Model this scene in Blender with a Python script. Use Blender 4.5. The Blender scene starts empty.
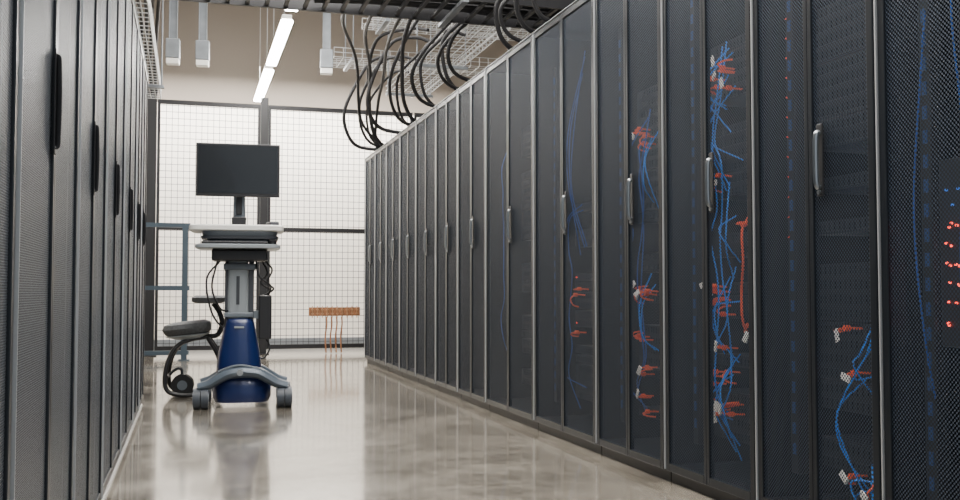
import bpy, bmesh, math, random
from mathutils import Vector, Matrix
random.seed(7)
S=bpy.context.scene
COL=S.collection

# ------------------------------------------------------------ helpers
def link(o): COL.objects.link(o); return o
def top(o,label,cat,group=None,kind=None):
    o["label"]=label; o["category"]=cat
    if group: o["group"]=group
    if kind: o["kind"]=kind
    return o
def empty(name,loc=(0,0,0),rz=0):
    o=bpy.data.objects.new(name,None); o.empty_display_size=.1
    o.location=loc; o.rotation_euler=(0,0,rz); return link(o)
def obj(name,me,parent=None,loc=(0,0,0),rot=(0,0,0)):
    o=bpy.data.objects.new(name,me); link(o)
    o.location=loc; o.rotation_euler=rot
    if parent: o.parent=parent
    return o
def box(bm,x0,x1,y0,y1,z0,z1,mi=0):
    v=[bm.verts.new(p) for p in ((x0,y0,z0),(x1,y0,z0),(x1,y1,z0),(x0,y1,z0),(x0,y0,z1),(x1,y0,z1),(x1,y1,z1),(x0,y1,z1))]
    for f in ((3,2,1,0),(4,5,6,7),(0,1,5,4),(1,2,6,5),(2,3,7,6),(3,0,4,7)):
        fc=bm.faces.new([v[i] for i in f]); fc.material_index=mi
def mesh(name,bm,mats,smooth=False,bevel=0):
    if bevel:
        bmesh.ops.bevel(bm,geom=list(bm.edges),offset=bevel,segments=2,affect='EDGES',profile=.5)
    bmesh.ops.recalc_face_normals(bm,faces=bm.faces)
    me=bpy.data.meshes.new(name); bm.to_mesh(me); bm.free()
    if not isinstance(mats,(list,tuple)): mats=[mats]
    for m in mats: me.materials.append(m)
    if smooth:
        for p in me.polygons: p.use_smooth=True
        try: me.set_sharp_from_angle(angle=math.radians(40))
        except Exception: pass
    return me
def boxes(name,lst,mat,bevel=0):
    bm=bmesh.new()
    for b in lst: box(bm,*b)
    return mesh(name,bm,mat,bevel=bevel)
def cyl(bm,p0,p1,r0,r1=None,n=16,mi=0):
    r1=r0 if r1 is None else r1
    p0=Vector(p0);p1=Vector(p1);d=(p1-p0).normalized()
    a=d.orthogonal().normalized(); b=d.cross(a)
    A=[];B=[]
    for i in range(n):
        t=2*math.pi*i/n; o=a*math.cos(t)+b*math.sin(t)
        A.append(bm.verts.new(p0+o*r0));B.append(bm.verts.new(p1+o*r1))
    for i in range(n):
        j=(i+1)%n; f=bm.faces.new((A[i],A[j],B[j],B[i])); f.material_index=mi
    f=bm.faces.new(A[::-1]);f.material_index=mi
    f=bm.faces.new(B);f.material_index=mi
def catmull(pts,sub=8):
    P=[Vector(p) for p in pts]; P=[P[0]*2-P[1]]+P+[P[-1]*2-P[-2]]
    out=[]
    for i in range(1,len(P)-2):
        for k in range(sub):
            t=k/sub;a,b,c,d=P[i-1],P[i],P[i+1],P[i+2]
            out.append(.5*((2*b)+(c-a)*t+(2*a-5*b+4*c-d)*t*t+(3*b-a-3*c+d)*t**3))
    out.append(P[-2]); return out
def tube(bm,pts,r,n=8,sub=8,flat=1.0,mi=0,r_end=None,up0=None):
    C=catmull(pts,sub); rings=[]
    up=Vector(up0) if up0 else None
    for i,p in enumerate(C):
        d=(C[min(i+1,len(C)-1)]-C[max(i-1,0)]).normalized()
        if up is None: a=d.orthogonal().normalized()
        else:
            a=(up-d*up.dot(d)); a=a.normalized() if a.length>1e-6 else d.orthogonal().normalized()
        up=a; b=d.cross(a)
        rr=r if r_end is None else r+(r_end-r)*i/(len(C)-1)
        rings.append([bm.verts.new(p+a*math.cos(2*math.pi*k/n)*rr+b*math.sin(2*math.pi*k/n)*rr*flat) for k in range(n)])
    for i in range(len(rings)-1):
        for k in range(n):
            f=bm.faces.new((rings[i][k],rings[i][(k+1)%n],rings[i+1][(k+1)%n],rings[i+1][k])); f.material_index=mi
    f=bm.faces.new(rings[0][::-1]);f.material_index=mi
    f=bm.faces.new(rings[-1]);f.material_index=mi
def tubemesh(name,pts,r,mat,n=8,sub=8,flat=1.0,r_end=None,up0=None):
    bm=bmesh.new(); tube(bm,pts,r,n,sub,flat,0,r_end,up0); return mesh(name,bm,mat,smooth=True)
def loft(bm,secs,n=32,p=4.0,mi=0):
    rings=[]
    for (z,cx,cy,hx,hy) in secs:
        R=[]
        for k in range(n):
            t=2*math.pi*k/n; c=math.cos(t); s=math.sin(t)
            R.append(bm.verts.new((cx+hx*math.copysign(abs(c)**(2/p),c),cy+hy*math.copysign(abs(s)**(2/p),s),z)))
        rings.append(R)
    for i in range(len(rings)-1):
        for k in range(n):
            f=bm.faces.new((rings[i][k],rings[i][(k+1)%n],rings[i+1][(k+1)%n],rings[i+1][k]));f.material_index=mi
    f=bm.faces.new(rings[0][::-1]);f.material_index=mi
    f=bm.faces.new(rings[-1]);f.material_index=mi
def loftmesh(name,secs,mat,n=32,p=4.0):
    bm=bmesh.new(); loft(bm,secs,n,p); return mesh(name,bm,mat,smooth=True)

# ------------------------------------------------------------ materials
def mat(name,col,rough=.5,metal=0,em=None,es=0,noise=0,nscale=20,coat=0,spec=.5):
    m=bpy.data.materials.new(name); m.use_nodes=True
    nt=m.node_tree; b=nt.nodes["Principled BSDF"]
    b.inputs["Roughness"].default_value=rough; b.inputs["Metallic"].default_value=metal
    b.inputs["Coat Weight"].default_value=coat; b.inputs["Specular IOR Level"].default_value=spec
    c=(*col,1)
    if noise:
        tc=nt.nodes.new("ShaderNodeTexCoord"); nz=nt.nodes.new("ShaderNodeTexNoise"); nz.inputs["Scale"].default_value=nscale
        nz.inputs["Detail"].default_value=5
        r=nt.nodes.new("ShaderNodeValToRGB")
        r.color_ramp.elements[0].position=.3; r.color_ramp.elements[1].position=.7
        r.color_ramp.elements[0].color=(*[x*(1-noise) for x in col],1)
        r.color_ramp.elements[1].color=(*[min(1,x*(1+noise)) for x in col],1)
        nt.links.new(tc.outputs["Object"],nz.inputs["Vector"]); nt.links.new(nz.outputs["Fac"],r.inputs["Fac"])
        nt.links.new(r.outputs["Color"],b.inputs["Base Color"])
    else: b.inputs["Base Color"].default_value=c
    if em: b.inputs["Emission Color"].default_value=(*em,1); b.inputs["Emission Strength"].default_value=es
    return m
def perforated(name,col,rough,metal,thr,pitch,spec=.5):
    m=mat(name,col,rough,metal,spec=spec); nt=m.node_tree; b=nt.nodes["Principled BSDF"]; out=nt.nodes["Material Output"]
    N=nt.nodes.new; L=nt.links.new
    tc=N("ShaderNodeTexCoord"); sp=N("ShaderNodeSeparateXYZ"); L(tc.outputs["Object"],sp.inputs[0])
    def mth(op,a,bv):
        n=N("ShaderNodeMath"); n.operation=op
        for i,v in enumerate((a,bv)):
            if v is None: continue
            if isinstance(v,(int,float)): n.inputs[i].default_value=v
            else: L(v,n.inputs[i])
        return n.outputs[0]
    k=2*math.pi/pitch*.7071
    u=mth('MULTIPLY',mth('ADD',sp.outputs["Y"],sp.outputs["Z"]),k)
    v=mth('MULTIPLY',mth('SUBTRACT',sp.outputs["Y"],sp.outputs["Z"]),k)
    s=mth('ADD',mth('COSINE',u,None),mth('COSINE',v,None))
    h=mth('GREATER_THAN',s,thr)
    tr=N("ShaderNodeBsdfTransparent"); mx=N("ShaderNodeMixShader")
    L(h,mx.inputs[0]); L(b.outputs[0],mx.inputs[1]); L(tr.outputs[0],mx.inputs[2]); L(mx.outputs[0],out.inputs["Surface"])
    return m
M_frame=mat("rack_black_steel",(.012,.015,.02),.32,.2)
M_body=mat("rack_body_steel",(.008,.01,.013),.4,.2)
M_meshR=perforated("perforated_steel",(.05,.065,.09),.5,.15,-.15,.0085,.3)
M_meshL=perforated("perforated_steel_grazing",(.115,.13,.152),.42,.3,.7,.006)  # same door mesh as the right row, painted paler for grazing light
M_edgehi=mat("edge_highlight_metal",(.55,.57,.59),.4,.6)  # pale metal standing in for the glint along rack edges
M_chrome=mat("satin_chrome",(.3,.32,.34),.3,.9)
M_blackp=mat("black_plastic",(.015,.015,.017),.4)
M_black=mat("black_paint",(.012,.012,.014),.45)
M_rubber=mat("rubber",(.012,.012,.014),.6)
M_serv=mat("server_grey",(.012,.014,.019),.5,.3,noise=.3,nscale=12)
M_bezel=mat("bezel",(.015,.018,.024),.5,.3)
M_blue=mat("blue_cable",(.01,.27,.95),.4)
M_blued=mat("dark_blue_cable",(.012,.09,.42),.4)
M_red=mat("orange_red_cable",(1.0,.13,.03),.4)
M_tag=mat("white_tag",(1,.98,.94),.5)
M_redled=mat("red_led",(.6,.02,.01),.4,em=(1,.05,.02),es=5)
M_greenled=mat("green_led",(.02,.4,.1),.4,em=(.1,1,.3),es=1.0)
M_blueled=mat("blue_led",(.02,.1,.6),.4,em=(.05,.3,1),es=.6)
M_galv=mat("galvanised_wire",(.45,.46,.46),.4,.5)
M_strut=mat("galvanised_strut",(.22,.24,.26),.45,.4,noise=.15,nscale=8)
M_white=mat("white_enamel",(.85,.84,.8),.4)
M_lamp=mat("lamp_diffuser",(1,1,1),.4,em=(1,.97,.92),es=70)
M_copper=mat("copper",(.36,.17,.085),.45,.4,noise=.3,nscale=25)
M_bolt=mat("copper_bolt",(.7,.42,.25),.3,.7)
M_slate=mat("slate_blue_steel",(.05,.075,.1),.45,.2)
M_cartgrey=mat("cart_grey",(.15,.175,.2),.35,.1)
M_cartlight=mat("cart_light_grey",(.29,.32,.34),.35)
M_cartdark=mat("cart_dark_grey",(.05,.055,.065),.4)
M_cartblue=mat("cart_blue",(.008,.02,.095),.28,.1,coat=.3)
M_cartsteel=mat("cart_steel_blue",(.085,.11,.14),.35,.2)
M_wheel=mat("grey_wheel_rubber",(.05,.06,.075),.5)
M_screen=mat("screen_glass",(.014,.016,.019),.2,coat=.2)
M_seat=mat("grey_upholstery",(.1,.105,.11),.75,noise=.2,nscale=60)

# floor
M_floor=mat("polished_concrete",(.4,.37,.32),.2,coat=.7); nt=M_floor.node_tree;b=nt.nodes["Principled BSDF"]
b.inputs["Coat Roughness"].default_value=.09
tc=nt.nodes.new("ShaderNodeTexCoord")
n1=nt.nodes.new("ShaderNodeTexNoise");n1.inputs["Scale"].default_value=2.4;n1.inputs["Detail"].default_value=14;n1.inputs["Roughness"].default_value=.8
n2=nt.nodes.new("ShaderNodeTexNoise");n2.inputs["Scale"].default_value=22;n2.inputs["Detail"].default_value=10;n2.inputs["Roughness"].default_value=.85
mxn=nt.nodes.new("ShaderNodeMix");mxn.data_type='FLOAT';mxn.inputs[0].default_value=.5
r=nt.nodes.new("ShaderNodeValToRGB");r.color_ramp.elements[0].position=.42;r.color_ramp.elements[1].position=.58
r.color_ramp.elements[0].color=(.09,.078,.062,1);r.color_ramp.elements[1].color=(.34,.305,.25,1)
rr=nt.nodes.new("ShaderNodeMapRange");rr.inputs[1].default_value=.35;rr.inputs[2].default_value=.65;rr.inputs[3].default_value=.1;rr.inputs[4].default_value=.24
for n in (n1,n2): nt.links.new(tc.outputs["Object"],n.inputs["Vector"])
nt.links.new(n1.outputs["Fac"],mxn.inputs[2]);nt.links.new(n2.outputs["Fac"],mxn.inputs[3])
nt.links.new(mxn.outputs[0],r.inputs["Fac"]);nt.links.new(r.outputs["Color"],b.inputs["Base Color"])
nt.links.new(n1.outputs["Fac"],rr.inputs[0]);nt.links.new(rr.outputs[0],b.inputs["Roughness"])
# back wall: pale below, darker brown above a set height
M_wall=mat("two_tone_wall",(.8,.78,.73),.7); nt=M_wall.node_tree;b=nt.nodes["Principled BSDF"]
tc=nt.nodes.new("ShaderNodeTexCoord");sp=nt.nodes.new("ShaderNodeSeparateXYZ");gt=nt.nodes.new("ShaderNodeMath");gt.operation='GREATER_THAN';gt.inputs[1].default_value=3.2
mx=nt.nodes.new("ShaderNodeMix");mx.data_type='RGBA';mx.inputs[6].default_value=(.93,.88,.8,1);mx.inputs[7].default_value=(.2,.172,.142,1)
nt.links.new(tc.outputs["Object"],sp.inputs[0]);nt.links.new(sp.outputs["Z"],gt.inputs[0]);nt.links.new(gt.outputs[0],mx.inputs[0]);nt.links.new(mx.outputs[2],b.inputs["Base Color"])
M_wall2=mat("beige_paint",(.5,.46,.4),.8,noise=.04,nscale=3)
M_ceil=mat("ceiling_paint",(.5,.48,.45),.85,noise=.04,nscale=3)

# ------------------------------------------------------------ room shell
def struct(name,me): o=obj(name,me); o["kind"]="structure"; return o
struct("floor",boxes("floor",[(-4,6,-3,13.5,-.1,0)],M_floor))
struct("wall_back",boxes("wall_back",[(-4,6,13.4,13.6,0,5)],M_wall))
struct("wall_left",boxes("wall_left",[(-4.1,-4,-3,13.6,0,5)],M_wall2))
struct("wall_right",boxes("wall_right",[(6,6.1,-3,13.6,0,5)],M_wall2))
struct("ceiling",boxes("ceiling",[(-4.1,6.1,-3,13.6,5,5.1)],M_ceil))
struct("baseboard_back",boxes("baseboard_back",[(-4,6,13.38,13.4,0,.1)],M_strut))

# ------------------------------------------------------------ racks
H=2.1
def handle_meshes(side):
    bm=bmesh.new()
    if side=='R':
        box(bm,-.006,0,-.014,.014,-.105,.105)
        me1=mesh("handle_plate",bm,M_blackp,bevel=.0025)
        bm=bmesh.new()
        tube(bm,[(-.004,0,-.08),(-.013,0,-.078),(-.018,0,-.06),(-.019,0,0),(-.018,0,.06),(-.013,0,.078),(-.004,0,.08)],.006,10,5,1.4)
        cyl(bm,(-.006,0,-.093),(-.012,0,-.093),.007,n=12)
        me2=mesh("handle_grip",bm,M_chrome,smooth=True)
    else:
        box(bm,-.003,0,-.014,.014,-.105,.105)
        me1=mesh("handle_plate",bm,M_blackp,bevel=.001)
        bm=bmesh.new()
        tube(bm,[(-.002,0,-.09),(-.005,0,-.087),(-.006,0,-.06),(-.007,0,0),(-.006,0,.06),(-.005,0,.087),(-.002,0,.09)],.004,10,5,2)
        me2=mesh("handle_grip",bm,M_blackp,smooth=True)  # left grip coloured black to stand for its shadowed side
    return me1,me2
HR=handle_meshes('R'); HL=handle_meshes('L')
RC={}
def rack_parts(w,side):
    key=(round(w,3),side)
    if key in RC: return RC[key]
    h=w/2-.003
    D=1.0; M_m=M_meshR if side=='R' else M_meshL
    P={}
    P['body']=boxes("body",[(0,.035,-h,-h+.032,.04,H),(0,.035,h-.032,h,.04,H),
        (D-.03,D,-h,-h+.03,.04,H),(D-.03,D,h-.03,h,.04,H),
        (.035,D-.03,-h,-h+.004,.04,H),(.035,D-.03,h-.004,h,.04,H),
        (0,D,-h+.032,h-.032,H-.03,H),(0,D,-h+.032,h-.032,.04,.07),(D-.02,D-.01,-h+.03,h-.03,.07,H-.03)],M_body)
    P['plinth']=boxes("plinth",[(.005,D-.03,-h+.001,h-.001,0,.039)],M_black)
    sw=.005 if side=='R' else .004
    P['strip']=boxes("edge_highlight",[(-.026,-.001,h-sw,h,.05,H-.002),(-.026,-.001,-h,h-sw,H-.005,H-.002)],M_edgehi)  # strips added as the bright highlight on the frame edges
    iw=h-.007
    z0,z1=.045,H-.01; fw=.026
    P['leaf']=boxes("door_frame",[(-.022,-.002,.001,.001+fw*.7,z0,z1),(-.022,-.002,iw-fw,iw,z0,z1),
        (-.022,-.002,.001+fw*.7,iw-fw,z0,z0+.03),(-.022,-.002,.001+fw*.7,iw-fw,z1-.03,z1)],M_frame,bevel=.002)
    P['leaf2']=boxes("door_frame",[(-.022,-.002,.001,.001+fw,z0,z1),(-.022,-.002,iw-fw*.7,iw,z0,z1),
        (-.022,-.002,.001+fw,iw-fw*.7,z0,z0+.03),(-.022,-.002,.001+fw,iw-fw*.7,z1-.03,z1)],M_frame,bevel=.002)
    bm=bmesh.new(); vs=[bm.verts.new(p) for p in ((-.016,.01,z0+.02),(-.016,iw-.01,z0+.02),(-.016,iw-.01,z1-.02),(-.016,.01,z1-.02))]
    bm.faces.new(vs); P['mesh']=mesh("mesh_panel",bm,M_m)
    P['iw']=iw
    RC[key]=P; return P
def rack(yc,w,side,xf,label):
    P=rack_parts(w,side)
    rz=0 if side=='R' else math.pi
    e=empty("server_rack",(xf,yc,0),rz)
    top(e,label,"server rack","server racks along the aisle")
    obj("body",P['body'],e); obj("plinth",P['plinth'],e); obj("edge_highlight",P['strip'],e)["label"]="thin pale strip painting the highlight on the frame edge"
    for s in (1,-1):
        d=obj("door",P['leaf'] if s==1 else P['leaf2'],e,rot=(0,0,0),loc=(0,0 if s==1 else -P['iw']-.001,0))
        obj("mesh_panel",P['mesh'],d)
        if (s==-1 and side=='R') or (s==1 and side=='L'):
            hh=HR if side=='R' else HL
            yy=P['iw']-.06 if s==-1 else .026
            obj("handle",hh[0],d,loc=(-.0225,yy,1.10))
            g=obj("handle_grip",hh[1],d,loc=(-.0225,yy,1.10)); g["label"]="satin chrome swing grip" if side=='R' else "swing grip painted black for shade"
    return e
RB=[.82,1.48,2.177,2.771,3.399,4.053,4.87,5.74,6.39,7.0,7.66,8.28,8.88,9.45,10.0]
XR=1.768
racksR=[]
for a,b_ in zip(RB[:-1],RB[1:]):
    wide=(b_-a)>.75
    racksR.append((rack((a+b_)/2,b_-a,'R',XR,("wide " if wide else "")+"black steel server rack with perforated double doors and chrome handle"),(a+b_)/2,b_-a))
LB=[.75,1.69,2.58,3.43,4.35,5.3,5.95,6.6]
XL=-.282
for a,b_ in zip(LB[:-1],LB[1:]):
    rack((a+b_)/2,b_-a,'L',XL,"server rack with perforated doors painted paler for grazing light, handle blackened for shade")
struct("reflection_line_1",boxes("reflection_line_1",[(XL+.004,XL+.016,.75,6.6,0,.012)],M_white))  # white strip painting the bright reflection along the foot of the left row

# servers inside (shared meshes)
def server_mesh(u):
    hh=.0445*u-.003
    ch=boxes("server_chassis",[(.012,.7,-.22,.22,0,hh)],M_serv)
    bm=bmesh.new(); box(bm,0.002,.012,-.24,.24,0,hh)
    y=-.2
    while y<.2:
        for j in range(u):
            box(bm,-.002,.003,y,y+.016,.0445*j+.008,.0445*j+.034)
        y+=.024
    be=mesh("front_bezel",bm,M_bezel)
    return ch,be
SM={u:server_mesh(u) for u in (1,2,4)}
LEDm={}
for nm,mm in (("r",M_redled),("g",M_greenled),("b",M_blueled)):
    bm=bmesh.new(); cyl(bm,(-.001,0,0),(-.006,0,0),.0025,n=8); LEDm[nm]=mesh("status_light",bm,mm)
for ri,(e,yc,w) in enumerate(racksR[1:12]):
    rng=random.Random(ri+3)
    z=.18
    cnt=0
    while z<1.95 and cnt<9:
        u=rng.choice((1,2,4,4)); gap=rng.choice((.003,.003,.09,.13))
        ch,be=SM[u]
        s=obj("server",ch,None,(XR+.14,yc-.01,z))
        top(s,"dark grey rack-mounted server with vented front","server","rack-mounted servers")
        obj("front_bezel",be,s)
        if rng.random()<.12:
            obj("status_light",LEDm["r" if rng.random()<.6 else "g"],s,(0,.21,.02))
        z+=.0445*u+gap; cnt+=1
# vertical power strips
bm=bmesh.new(); box(bm,0,.04,-.02,.02,0,1.75); ps=mesh("power_strip",bm,M_blackp,bevel=.003)
bm=bmesh.new()
for k in range(26): box(bm,-.002,.001,-.008,.008,.06+k*.064,.095+k*.064)
pso=mesh("outlets",bm,mat("outlet_blue",(.02,.07,.22),.4))
bm=bmesh.new()
for k in range(26):
    if 9<k<22: cyl(bm,(-.001,.014,.105+k*.064),(-.004,.014,.105+k*.064),.003,n=6)
psl=mesh("outlet_lights",bm,mat("dim_red",(.5,.06,.03),.4,em=(1,.08,.03),es=.6))
for i_,(e,yc,w) in enumerate(racksR[1:6]):
    s=obj("power_strip",ps,None,(XR+.07,yc+w/2-.075,.15)); top(s,"black vertical power strip with blue outlets","power strip","vertical power strips")
    obj("outlet_row",pso,s)
    if i_==1: obj("light_row",psl,s)

# patch cables
rng=random.Random(31)
def blue_cable(pts,r=.003,dark=False):
    o=obj("patch_cable",tubemesh("patch_cable",pts,r,M_blued if dark else M_blue,6,6))
    top(o,"long %sblue network patch cable hanging loosely"%("dark " if dark else ""),"cable","blue patch cables"); return o
def red_cable(y,z,s=1,tag=True):
    x=XR+.03+rng.random()*.02
    w=.008+rng.random()*.03; h=-.03+rng.random()*.08
    pts=[(x+.08,y,z),(x+.03,y+.004*s,z+.002),(x+.004,y+w*.5*s,z-h*.4),(x+.02,y+w*s,z-h),(x+.05,y+w*1.4*s,z-h*1.2)]
    o=obj("patch_cable",tubemesh("patch_cable",pts,.0035,M_red,6,6)); top(o,"short orange-red patch cable with plug","cable","orange-red patch cables")
    bm=bmesh.new(); cyl(bm,(x+.02,y+.002*s,z+.002),(x+.038,y+.002*s,z+.002),.009,n=8)
    obj("plug",mesh("plug",bm,M_red),o)
    if tag:
        me=boxes("cable_tag",[(-.003,.003,-.01,.01,-.019,.019)],M_tag,bevel=.001)
        obj("cable_tag",me,o,(x-.006,y+w*.4*s+rng.uniform(-.03,.03),z-h*.45+rng.uniform(-.02,.02)),(rng.uniform(-1.3,1.3),0,rng.uniform(-.3,.3)))["label"]="white paper cable tag"
def cluster(yc,zs,spread=.05,nred=3,tag=.6):
    for z in zs:
        for k in range(nred):
            red_cable(yc+rng.uniform(-spread,spread),z+rng.uniform(-.05,.05),rng.choice((1,-1)),rng.random()<tag)
def droop(yc,z0,z1,n,amp,dark=False,step=.12):
    for k in range(n):
        x=XR+.03+rng.random()*.03; y=yc+rng.uniform(-amp,amp)*.8
        pts=[(x+.06,y,z0+rng.uniform(-.09,.09))]
        m=max(3,int(abs(z0-z1)/step)); off=rng.uniform(-amp,amp)
        for i in range(1,m):
            pts.append((x+rng.uniform(-.006,.006),yc+off*math.sin(math.pi*i/m)+rng.uniform(-amp,amp)*.6,z0+(z1-z0)*i/m+rng.uniform(-.02,.02)))
        pts.append((x+.06,y+rng.uniform(-.05,.05),z1+rng.uniform(-.08,.08)))
        blue_cable(pts,.0028,dark)
cluster(3.14,(1.55,1.45,.74,.66,.47,.40,.3),.05,2,.8)
cluster(3.09,(1.40,1.15,.60,.34,.25),.06,1,.7)
droop(3.12,1.60,1.35,3,.06); droop(3.13,1.45,1.15,3,.05); droop(3.10,1.05,.78,2,.05,step=.09); droop(3.10,.76,.5,3,.06,step=.08); droop(3.10,.5,.2,4,.07,step=.09); droop(3.1,1.55,.25,2,.06)
cluster(3.76,(1.42,1.35,.75,.68,.48,.42,.26),.045,2,.4)
droop(3.76,1.45,.2,3,.07,True); droop(3.74,1.42,1.05,2,.05); droop(3.76,.78,.4,2,.05)
droop(4.50,1.85,.9,3,.05,True,.3); droop(4.55,1.2,.2,2,.08,True); cluster(4.5,(.70,.5),.05,2,.5); cluster(5.9,(.72,.5,.85),.04,2,.3)
droop(5.6,1.6,.3,1,.06,True); droop(5.0,1.6,.4,1,.04,True)
cluster(2.40,(.57,.5,.17),.04,1,1); cluster(2.29,(.5,.16),.02,1,1)
droop(2.38,.64,.42,2,.05,step=.07); droop(2.40,.5,.14,2,.05,step=.12); droop(2.36,.22,.06,3,.08,step=.05)
droop(1.98,1.75,.2,1,.03,True,.3); droop(2.09,1.6,.3,1,.03,True,.3)
cluster(2.95,(.92,.62),.02,1,.2)
blk_=tubemesh("patch_cable",[(XR+.1,2.995,.98),(XR+.05,2.955,.93),(XR+.04,2.935,.82),(XR+.045,2.955,.72),(XR+.04,2.94,.62),(XR+.1,2.985,.55)],.0045,M_red,6,7)
top(obj("patch_cable",blk_),"long orange-red patch cable hanging vertically","cable","orange-red patch cables")
# red alarm panel
s=obj("status_panel",boxes("status_panel",[(0,.03,-.06,.06,0,.48)],M_blackp,bevel=.003),None,(XR+.09,2.02,.58))
top(s,"small black status panel with glowing red and blue lights","status panel")
rg=random.Random(4)
for k in range(26):
    yy=rg.uniform(-.055,.04); zz=.06+.05*(k%6)+rg.uniform(-.006,.006)
    obj("status_light",LEDm["r"],s,(-.001,yy,zz)).scale=(1,1.1,1.1)
for k in range(4):
    obj("status_light",LEDm["b"],s,(-.001,-.03+.02*(k%4),.36+.04*(k%2))).scale=(1,1.3,1.3)

# ------------------------------------------------------------ overhead trays
def wire_tray(name,L,w,hgt,m,rungs=.1,wr=.0035):
    bm=bmesh.new()
    ys=[-w/2+i*w/6 for i in range(7)]
    for y in ys: cyl(bm,(0,y,0),(L,y,0),wr,n=6)
    for s in (-1,1):
        for z in (hgt/2,hgt): cyl(bm,(0,s*w/2,z),(L,s*w/2,z),wr,n=6)
    x=0
    while x<=L:
        cyl(bm,(x,-w/2,0),(x,w/2,0),wr,n=6)
        for s in (-1,1): cyl(bm,(x,s*w/2,0),(x,s*w/2,hgt),wr,n=6)
        x+=rungs
    return mesh(name,bm,m)
def tray(L,w,hgt,m,loc,rz,label,hangers):
    e=empty("cable_tray",loc,rz); top(e,label,"cable tray")
    obj("wire_basket",wire_tray("wire_basket",L,w,hgt,m),e)
    for x in hangers:
        bm=bmesh.new()
        for s in (-1,1): cyl(bm,(x,s*(w/2+.02),-.02),(x,s*(w/2+.02),5-loc[2]),.006,n=8)
        box(bm,x-.02,x+.02,-w/2-.04,w/2+.04,-.03,-.006)
        obj("hanger",mesh("hanger",bm,M_strut),e)
    return e
tray(3.4,.4,.1,M_galv,(2.12,6.4,2.72),math.pi/2,"galvanised wire basket tray above the server racks",(.4,1.9,3.2))
tray(7.6,.24,.12,M_galv,(-.36,1.2,2.38),math.pi/2,"galvanised wire basket tray above the left racks",(1.0,4,7))
tray(2.4,.5,.1,M_galv,(1.45,10.5,3.2),0,"galvanised wire basket tray crossing the aisle end",(.2,2.1))
tray(2.2,.4,.1,M_galv,(1.5,8.6,3.12),0,"galvanised wire basket tray crossing above the black racks",(.15,2.0))
# black ladder across
e=empty("cable_ladder",(-.08,6.05,2.53),0); top(e,"black steel cable ladder carrying thick black cables","cable ladder")
bm=bmesh.new()
for s in (-1,1): box(bm,0,3.4,s*.25-.01,s*.25+.01,0,.08)
x=.06
while x<3.4: box(bm,x-.012,x+.012,-.25,.25,.01,.03); x+=.12
obj("ladder_frame",mesh("ladder_frame",bm,M_black),e)
for x in (1.7,3.1):
    bm=bmesh.new()
    for s in (-1,1): cyl(bm,(x,s*.28,-.02),(x,s*.28,2.46),.007,n=8)
    box(bm,x-.02,x+.02,-.31,.31,-.025,-.002)
    obj("hanger",mesh("hanger",bm,M_strut),e)
def blk(pts,r,label="thick black power cable looping down to a rack"):
    o=obj("power_cable",tubemesh("power_cable",pts,r,M_rubber,8,7)); top(o,label,"cable","overhead black cables"); return o
for k in range(9):
    y=5.88+k*.042
    blk([(0.6+rng.uniform(-.3,.2),y,2.576),(1.4,y,2.58+rng.random()*.03),(2.0,y,2.58+rng.random()*.03),(2.6,y,2.58),(3.2,y,2.58)],.015,"thick black power cable lying in the overhead ladder")
def ccable(y,zt,bul,end,r,dy=.25,w1=0,w2=0):
    zm=(zt+2.15)/2+w2
    pts=[(2.0,y-dy,zt-.03),(1.88,y-dy*.8,zt+.015),(bul+.14+w1,y-dy*.5,zt-.02),(bul+.03+w1*.5,y-dy*.2,zt-(zt-zm)*.55),(bul,y,zm),
         (bul+.05,y+dy*.2,zm-(zm-2.15)*.6),(bul+.17,y+dy*.4,2.175),(end-.06,y+dy*.5,2.15),(end,y+dy*.5,2.104)]
    blk(pts,r)
for (y,zt,bul,end,r,dy,w1,w2) in [
  (9.6,3.0,1.46,1.95,.017,.3,.1,-.1),(9.45,2.78,1.66,1.9,.012,.6,0,0),(9.1,3.05,1.62,2.0,.016,.8,-.12,.05),(9.3,2.9,1.56,2.0,.014,.5,.02,-.04),
  (8.5,2.92,1.50,1.95,.017,.3,.05,-.12),(8.2,2.74,1.70,2.05,.012,.6,0,.05),(7.9,2.98,1.58,2.0,.015,.7,.06,-.1),(7.7,2.95,1.64,2.0,.017,.9,-.1,0),
  (7.4,2.70,1.72,2.0,.013,.3,0,.03),(7.15,2.74,1.60,2.05,.015,.5,.1,-.08),(6.8,2.70,1.74,2.1,.015,.2,0,.05),(6.6,2.62,1.66,2.1,.013,.3,.05,-.04),
  (6.4,2.6,1.68,2.1,.014,.1,0,-.05),(5.5,2.62,1.74,2.1,.015,.25,0,0),(5.3,2.5,1.70,2.1,.012,.15,.03,0),(5.1,2.48,1.73,2.1,.014,.2,0,.02),(4.9,2.45,1.76,2.1,.013,.1,0,0)]:
    ccable(y,zt,bul,end,r,dy,w1,w2)
for k in range(3):
    blk([(1.0+.19*k,6.36,2.62),(1.03+.18*k,6.8,2.70-.05*k),(1.15+.17*k,7.6,2.80-.08*k),(1.40+.12*k,8.5,2.74-.06*k),(1.56+.08*k,9.2,2.36+.06*k),(1.80,9.42+.12*k,2.17),(2.0,9.5+.1*k,2.15),(2.08,9.5+.1*k,2.104)],.014)
for k in range(6):
    x=-.27-.035*k
    blk([(x,4.5,2.397),(x+.01,5.1,2.43+.01*k),(x+.01*k,5.5,2.47),(x+.04,6.2,2.62+.03*k),(x+.06-.01*k,6.9,2.78-.03*k),(x+.03,7.5,2.66+.02*k),(x,8.1,2.5),(x,8.6,2.397)],.013,"thick black power cable resting over a wire tray")
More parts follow.
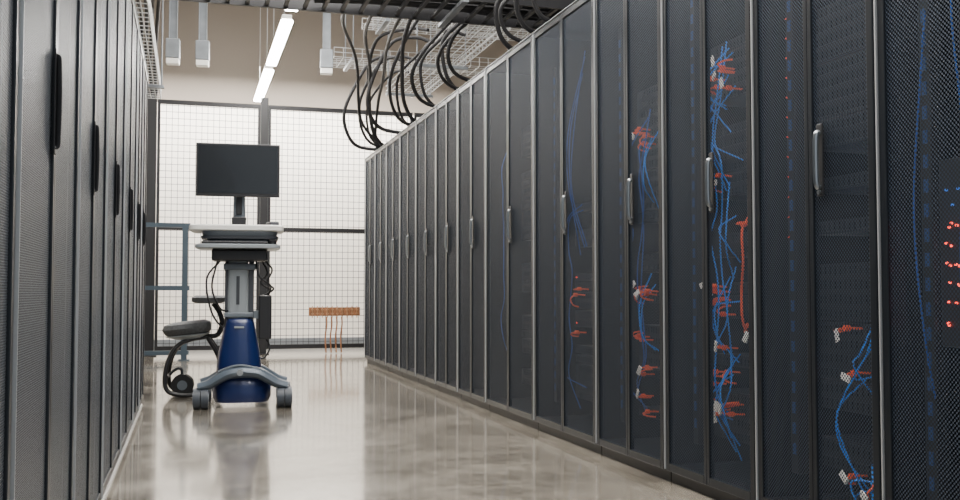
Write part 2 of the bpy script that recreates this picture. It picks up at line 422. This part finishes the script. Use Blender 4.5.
# hanging brackets
bs=boxes("strut",[(-.04,-.034,-.02,.02,.2,2.05),(.034,.04,-.02,.02,.2,2.05),(-.04,.04,.015,.02,.2,2.05)],M_strut)
bb=boxes("junction_box",[(-.065,.065,-.05,.05,.06,.25)],M_strut,bevel=.006)
bw=boxes("foot",[(-.06,.06,-.045,.045,0,.058)],M_white,bevel=.006)
for (x,y,z) in ((-.166,10,2.95),(.114,10,2.95),(1.338,10,2.95)):
    o=empty("hanging_bracket",(x,y,z),-.1); top(o,"galvanised drop bracket with grey box and white end cap","bracket","ceiling drop brackets")
    obj("strut",bs,o);obj("junction_box",bb,o);obj("end_cap",bw,o)
o=obj("ceiling_rail",boxes("ceiling_rail",[(-.6,2.6,9.83,9.88,3.62,3.67)],M_strut)); top(o,"galvanised horizontal support rail","rail")

# lamps
hs=boxes("housing",[(-.045,.045,-.9,.9,.035,.08)],M_white,bevel=.008)
df=boxes("diffuser",[(-.055,.055,-.9,.9,0,.034)],M_lamp,bevel=.01)
bm=bmesh.new()
for s in (-.6,.6): cyl(bm,(0,s,.08),(0,s,1.8),.003,n=6)
wr=mesh("suspension_wire",bm,M_galv)
for y in (1.1,3.3,5.5,7.80,9.98,12.1):
    o=empty("pendant_lamp",(.85,y,3.2)); top(o,"suspended linear white fluorescent lamp, switched on","lamp","linear pendant lamps")
    obj("housing",hs,o);obj("diffuser",df,o)["label"]="glowing diffuser";obj("suspension_wires",wr,o)

# ------------------------------------------------------------ cage fence
def fence(x0,x1,label):
    e=empty("wire_fence",((x0+x1)/2,11.6,0)); top(e,label,"wire mesh fence","wire mesh security fence")
    w=(x1-x0)/2; z0,z1=.06,2.9
    obj("frame",boxes("frame",[(-w,-w+.03,-.015,.015,z0,z1),(w-.03,w,-.015,.015,z0,z1),(-w+.03,w-.03,-.015,.015,z1-.05,z1),(-w+.03,w-.03,-.015,.015,z0,z0+.05),(-w+.03,w-.03,-.02,.02,1.42,1.47)],M_black),e)
    bm=bmesh.new(); t=.0026
    x=-w+.03
    while x<w-.03: box(bm,x-t,x+t,-.004,0,z0+.05,z1-.05); x+=.065
    z=z0+.08
    while z<z1-.05: box(bm,-w+.03,w-.03,0,.004,z-t,z+t); z+=.075
    obj("wire_mesh",mesh("wire_mesh",bm,M_black),e)
fence(-1.9,-.49,"black wire mesh fence section"); fence(-.35,.79,"black wire mesh fence section")
fence(.88,2.6,"black wire mesh fence section with copper bar mounted on it"); fence(2.62,4.3,"black wire mesh fence section")
for x,w,hh in ((-.42,.065,3.02),(.835,.042,2.98)):
    o=obj("fence_post",boxes("fence_post",[(-w,w,-.03,.03,0,hh),(-w-.03,w+.03,-.07,.07,0,.012)],M_black),None,(x,11.6,0)); top(o,"black square steel fence post with base plate","fence post","fence posts")
# guard rail
e=empty("guard_rail",(-.5,10.8,0)); top(e,"slate-blue steel tube guard rail","railing")
for x in (-.9,.47): obj("post",boxes("post",[(x-.03,x+.03,-.025,.025,0,1.44),(x-.06,x+.06,-.06,.06,0,.01)],M_slate),e)
for z in (.06,.74,1.40): obj("bar",boxes("bar",[(-.87,.52,-.024,.024,z,z+.045)],M_slate),e)
# copper bus bar
e=empty("grounding_bar",(1.66,11.56,.49)); top(e,"copper grounding bar with bolts mounted on mesh fence","grounding bar")
bm=bmesh.new(); box(bm,-.3,.3,-.008,.0,-.05,.05); obj("bar",mesh("bar",bm,M_copper),e)
for k in range(10):
    bm=bmesh.new()
    for zz in (-.024,.024): cyl(bm,(-.26+k*.058,-.008,zz),(-.26+k*.058,-.03,zz),.013,n=6)
    box(bm,-.266+k*.058,-.254+k*.058,-.014,-.008,-.075,.065)
    obj("bolt",mesh("bolt",bm,M_bolt),e)
for s in (-.25,.25): obj("bracket",boxes("bracket",[(s-.02,s+.02,0,.025,-.03,.03)],M_strut),e)
for k in range(4):
    x=-.1+k*.06
    o=obj("ground_cable",tubemesh("ground_cable",[(x,-.025,-.06),(x+.005,-.03,-.15),(x-.01,-.025,-.3),(x,-.025,-.482)],.009,M_copper,8,6),None,(1.66,11.56,.49)); top(o,"bare copper ground cable running down to the floor","cable","copper ground cables")

# ------------------------------------------------------------ cart
TH=math.radians(-4)
C=empty("computer_cart",(.32,6.45,0),TH); top(C,"blue and grey wheeled computer cart with worktop and monitor post","computer cart")
obj("lower_cover",loftmesh("lower_cover",[(.03,.02,0,.165,.15),(.06,.02,0,.18,.16),(.12,.02,0,.182,.16),(.17,.015,0,.17,.15),(.2,.01,0,.15,.13)],M_cartblue,40,3),C)
obj("column_cover",loftmesh("column_cover",[(.19,0,0,.14,.12),(.26,0,0,.138,.12),(.34,0,0,.128,.112),(.43,0,0,.11,.1),(.52,0,0,.094,.088),(.545,0,0,.086,.08),(.553,0,0,.072,.07)],M_cartblue,40,3.2),C)
for sx in (-1,1):
    for sy in (-1,1):
        bm=bmesh.new(); cx=.03
        tube(bm,[(cx+sx*.0,sy*.15,.226),(cx+sx*.09,sy*.155,.214),(cx+sx*.16,sy*.162,.178),(cx+sx*.21,sy*.168,.15),(cx+sx*.27,sy*.17,.132)],.04,12,6,1.4,0,.028,(0,0,1))
        obj("leg",mesh("leg",bm,M_cartsteel,smooth=True),C)
        bm=bmesh.new(); bx=cx+sx*.252; by=sy*.175
        for o_ in (-.023,.023):
            cyl(bm,(bx+o_-.021,by,.064),(bx+o_+.021,by,.064),.064,n=24)
        cs=obj("caster",mesh("caster",bm,M_wheel,smooth=True),C)
        bm=bmesh.new()
        for o_ in (-.0455,.0455): cyl(bm,(bx+o_-.002,by,.064),(bx+o_+.002,by,.064),.042,n=20)
        cyl(bm,(bx,by,.112),(bx,by,.134),.028,n=16)
        obj("hub",mesh("hub",bm,M_cartgrey,smooth=True),cs)
obj("arch_trim",tubemesh("arch_trim",[(-.12,-.175,.228),(-.03,-.178,.26),(.05,-.178,.26),(.16,-.175,.228)],.008,M_cartgrey,10,6,1.2,None,(0,0,1)),C)
bm=bmesh.new(); cyl(bm,(.01,-.18,.226),(.01,-.215,.222),.019,n=24); obj("emblem_disc",mesh("emblem_disc",bm,M_cartlight,smooth=True),C)
obj("name_plate",boxes("name_plate",[(-.03,.03,-.1,-.092,.492,.504)],M_cartlight,bevel=.001),C,(0,-.001,0))
obj("upper_column",loftmesh("upper_column",[(.55,-.01,0,.066,.06),(.7,-.01,0,.066,.06),(.92,-.01,0,.062,.055)],M_cartlight,32,6),C)
for cb in ((-.092,-.07,-.04,.045,.5,.92),(.054,.088,-.04,.045,.5,.92),(-.02,.0,-.068,-.055,.64,.82)):
    obj("column_channel",boxes("column_channel",[cb],M_cartdark),C)
obj("column_clamp",boxes("column_clamp",[(-.095,.085,-.075,.06,.56,.59)],M_cartgrey,bevel=.006),C)
obj("column_collar",boxes("column_collar",[(-.1,.1,-.07,.06,.86,.9)],M_cartgrey,bevel=.006),C)
obj("drawer_box",boxes("drawer_box",[(-.17,.17,-.16,.14,.915,.985)],M_blackp,bevel=.01),C)
obj("keyboard_tray",loftmesh("keyboard_tray",[(.99,-.01,-.04,.245,.18),(.995,-.01,-.04,.26,.19),(1.012,-.01,-.04,.26,.19),(1.018,-.01,-.04,.25,.18)],M_cartlight,48,8),C)
obj("table_support",loftmesh("table_support",[(1.018,0,.03,.15,.12),(1.04,0,.02,.2,.15),(1.075,0,0,.23,.17),(1.1,0,0,.235,.18)],M_cartgrey,40,6),C)
obj("support_band",loftmesh("support_band",[(1.052,0,0,.236,.172),(1.07,0,0,.24,.175)],M_cartdark,40,6),C)
obj("worktop",loftmesh("worktop",[(1.10,-.02,0,.275,.18),(1.107,-.02,0,.29,.19),(1.132,-.02,0,.29,.19),(1.14,-.02,0,.28,.18)],M_white,56,8),C)
bm=bmesh.new(); loft(bm,[(1.14,-.01,.08,.06,.05),(1.155,-.01,.08,.055,.045),(1.16,-.01,.08,.04,.035),(1.38,-.01,.08,.036,.03)],28,5); box(bm,-.05,.03,.0,.08,1.42,1.5); box(bm,-.025,.005,.05,.11,1.36,1.5)
obj("monitor_post",mesh("monitor_post",bm,M_cartgrey,smooth=True),C)
obj("post_cover",boxes("post_cover",[(-.028,.008,.03,.05,1.22,1.34)],M_blackp,bevel=.004),C)
obj("post_base",boxes("post_base",[(-.055,.035,.0,.045,1.141,1.2)],M_blackp,bevel=.004),C)
MN=obj("monitor",boxes("monitor",[(-.26,.26,-.02,.0,-.17,.17),(-.2,.2,0,.025,-.13,.13)],M_blackp,bevel=.004),None,(0,0,0))
MN.parent=C; MN.location=(-.017,-.02,1.497)
obj("screen",boxes("screen",[(-.247,.247,-.0225,-.0202,-.148,.157)],M_screen),MN)
obj("power_supply",boxes("power_supply",[(.12,.2,-.06,.05,.42,.7)],M_blackp,bevel=.008),C)
obj("supply_bracket",boxes("supply_bracket",[(.085,.12,-.02,.02,.55,.6)],M_cartgrey),C)
for pts in ([(.16,-.05,.915),(.2,-.07,.86),(.17,-.07,.78),(.21,-.06,.74),(.16,-.03,.7)],
            [(.1,-.1,.915),(.12,-.11,.82),(.19,-.1,.76),(.18,-.04,.7)],
            [(.14,.0,.915),(.17,-.02,.84),(.13,-.04,.78),(.19,-.03,.73),(.14,-.01,.69)],
            [(-.12,-.1,.915),(-.2,-.1,.8),(-.17,-.11,.6),(-.1,-.1,.5),(-.08,-.09,.56)],
            [(-.14,-.02,.915),(-.17,-.05,.75),(-.12,-.07,.62),(-.07,-.05,.6)],
            [(.17,-.02,.42),(.19,-.04,.36),(.15,-.06,.3),(.1,-.05,.33)]):
    obj("cord",tubemesh("cord",pts,.006,M_blackp,8,7),C)
def place(o,lx,ly,z,rz=0):
    c,s=math.cos(TH),math.sin(TH)
    o.location=(.32+lx*c-ly*s,6.45+lx*s+ly*c,z); o.rotation_euler=(0,0,TH+rz)
kb=obj("keyboard",boxes("keyboard",[(-.2,.2,-.06,.06,0,.016)],M_blackp,bevel=.004),None)
place(kb,-.03,-.15,1.018); top(kb,"slim black keyboard on the cart's pull-out tray","keyboard")
bm=bmesh.new()
for r_ in range(4):
    for c_ in range(14): box(bm,-.19+c_*.0272,-.167+c_*.0272,-.05+r_*.024,-.03+r_*.024,.0165,.021)
k_=obj("keys",mesh("keys",bm,M_cartdark),kb); k_["kind"]="stuff"
ms=obj("mouse",loftmesh("mouse",[(0,0,0,.025,.045),(.02,0,0,.027,.047),(.032,0,.005,.018,.03)],M_blackp,20,2.4),None); place(ms,.2,-.15,1.018,.1); top(ms,"black computer mouse on the cart tray","mouse")
sc=empty("barcode_scanner"); place(sc,.2,-.02,1.14,.3); top(sc,"small dark handheld scanner lying on the worktop","scanner")
obj("scanner_body",boxes("scanner_body",[(-.03,.03,-.05,.05,0,.03)],M_cartdark,bevel=.008),sc); obj("scanner_grip",boxes("scanner_grip",[(-.015,.015,.05,.12,0,.022)],M_blackp,bevel=.006),sc)

# ------------------------------------------------------------ chair
T=empty("wheeled_chair",(.045,7.15,0),TH); top(T,"small grey wheeled chair with bent tube frame and raised backrest","chair")
obj("seat",loftmesh("seat",[(-.05,0,0,.12,.12),(-.035,0,0,.152,.15),(.0,-.005,0,.165,.165),(.03,0,0,.155,.155),(.045,.01,0,.11,.12)],M_seat,36,3),T,(-.04,0,.47),(0,math.radians(-6),0))
obj("seat_pan",loftmesh("seat_pan",[(-.075,.01,0,.09,.1),(-.05,0,0,.15,.145),(-.044,0,0,.15,.145)],M_cartlight,30,3),T,(-.04,0,.47),(0,math.radians(-6),0))
for sy in (-.1,.1):
    obj("frame_tube",tubemesh("frame_tube",[(.1,sy*.6,.41),(-.02,sy*.8,.39),(-.1,sy,.35),(-.15,sy*1.2,.27),(-.175,sy*1.4,.16),(-.165,sy*1.5,.06),(-.1,sy*1.5,.022),(.02,sy*1.5,.02),(.14,sy*1.4,.06),(.2,sy*1.2,.16),(.16,sy,.3),(.1,sy*.7,.4)],.0155,M_blackp,10,6),T)
obj("back_stem",tubemesh("back_stem",[(.08,0,.41),(.16,0,.42),(.19,0,.5),(.17,0,.58),(.13,0,.64)],.018,M_blackp,10,6),T)
obj("backrest",loftmesh("backrest",[(.64,.1,0,.08,.13),(.652,.1,0,.115,.16),(.68,.105,0,.12,.16),(.695,.11,0,.1,.13)],M_seat,28,3),T)
obj("cross_tube",tubemesh("cross_tube",[(-.165,-.14,.14),(-.165,0,.14),(-.165,.14,.14)],.013,M_blackp,10,3),T)
for wy in (-.035,.035):
    wx=-.07;R_=.075
    bm=bmesh.new(); cyl(bm,(wx,wy-.013,R_),(wx,wy+.013,R_),R_,n=28)
    w_=obj("caster",mesh("caster",bm,M_rubber,smooth=True),T)
    bm=bmesh.new(); cyl(bm,(wx,wy-.017,R_),(wx,wy+.017,R_),R_*.45,n=20)
    obj("hub",mesh("hub",bm,M_cartgrey,smooth=True),w_)
bm=bmesh.new(); tube(bm,[(-.165,0,.14),(-.12,0,.18),(-.08,0,.18),(-.07,0,.08)],.01,8,5); obj("fork",mesh("fork",bm,M_cartdark,smooth=True),T)

# ------------------------------------------------------------ lights
def area(name,loc,sx,sy,e,rot=(0,0,0),col=(1,.96,.91)):
    l=bpy.data.lights.new(name,'AREA'); l.shape='RECTANGLE'; l.size=sx; l.size_y=sy; l.energy=e; l.color=col
    o=bpy.data.objects.new(name,l); link(o); o.location=loc; o.rotation_euler=rot
area("overhead_fill",(.75,3.5,4.9),2.2,6,430)  # fill areas added over the aisle, no fixture modelled for them
area("overhead_fill",(.8,9.3,4.9),2.5,4,250)
area("wall_fill",(1.0,12.6,3.6),5,.6,380)  # fill added behind the fence to brighten the back wall
w=bpy.data.worlds.new("w"); S.world=w; w.use_nodes=True
w.node_tree.nodes["Background"].inputs[0].default_value=(.8,.9,1,1); w.node_tree.nodes["Background"].inputs[1].default_value=.8
cam=bpy.data.cameras.new("cam"); co=bpy.data.objects.new("cam",cam); link(co)
cam.sensor_width=36; cam.lens=36*980/960; cam.clip_start=.05
co.location=(0,0,.72); co.rotation_euler=(math.radians(92.45),0,math.radians(-16.6))
S.camera=co
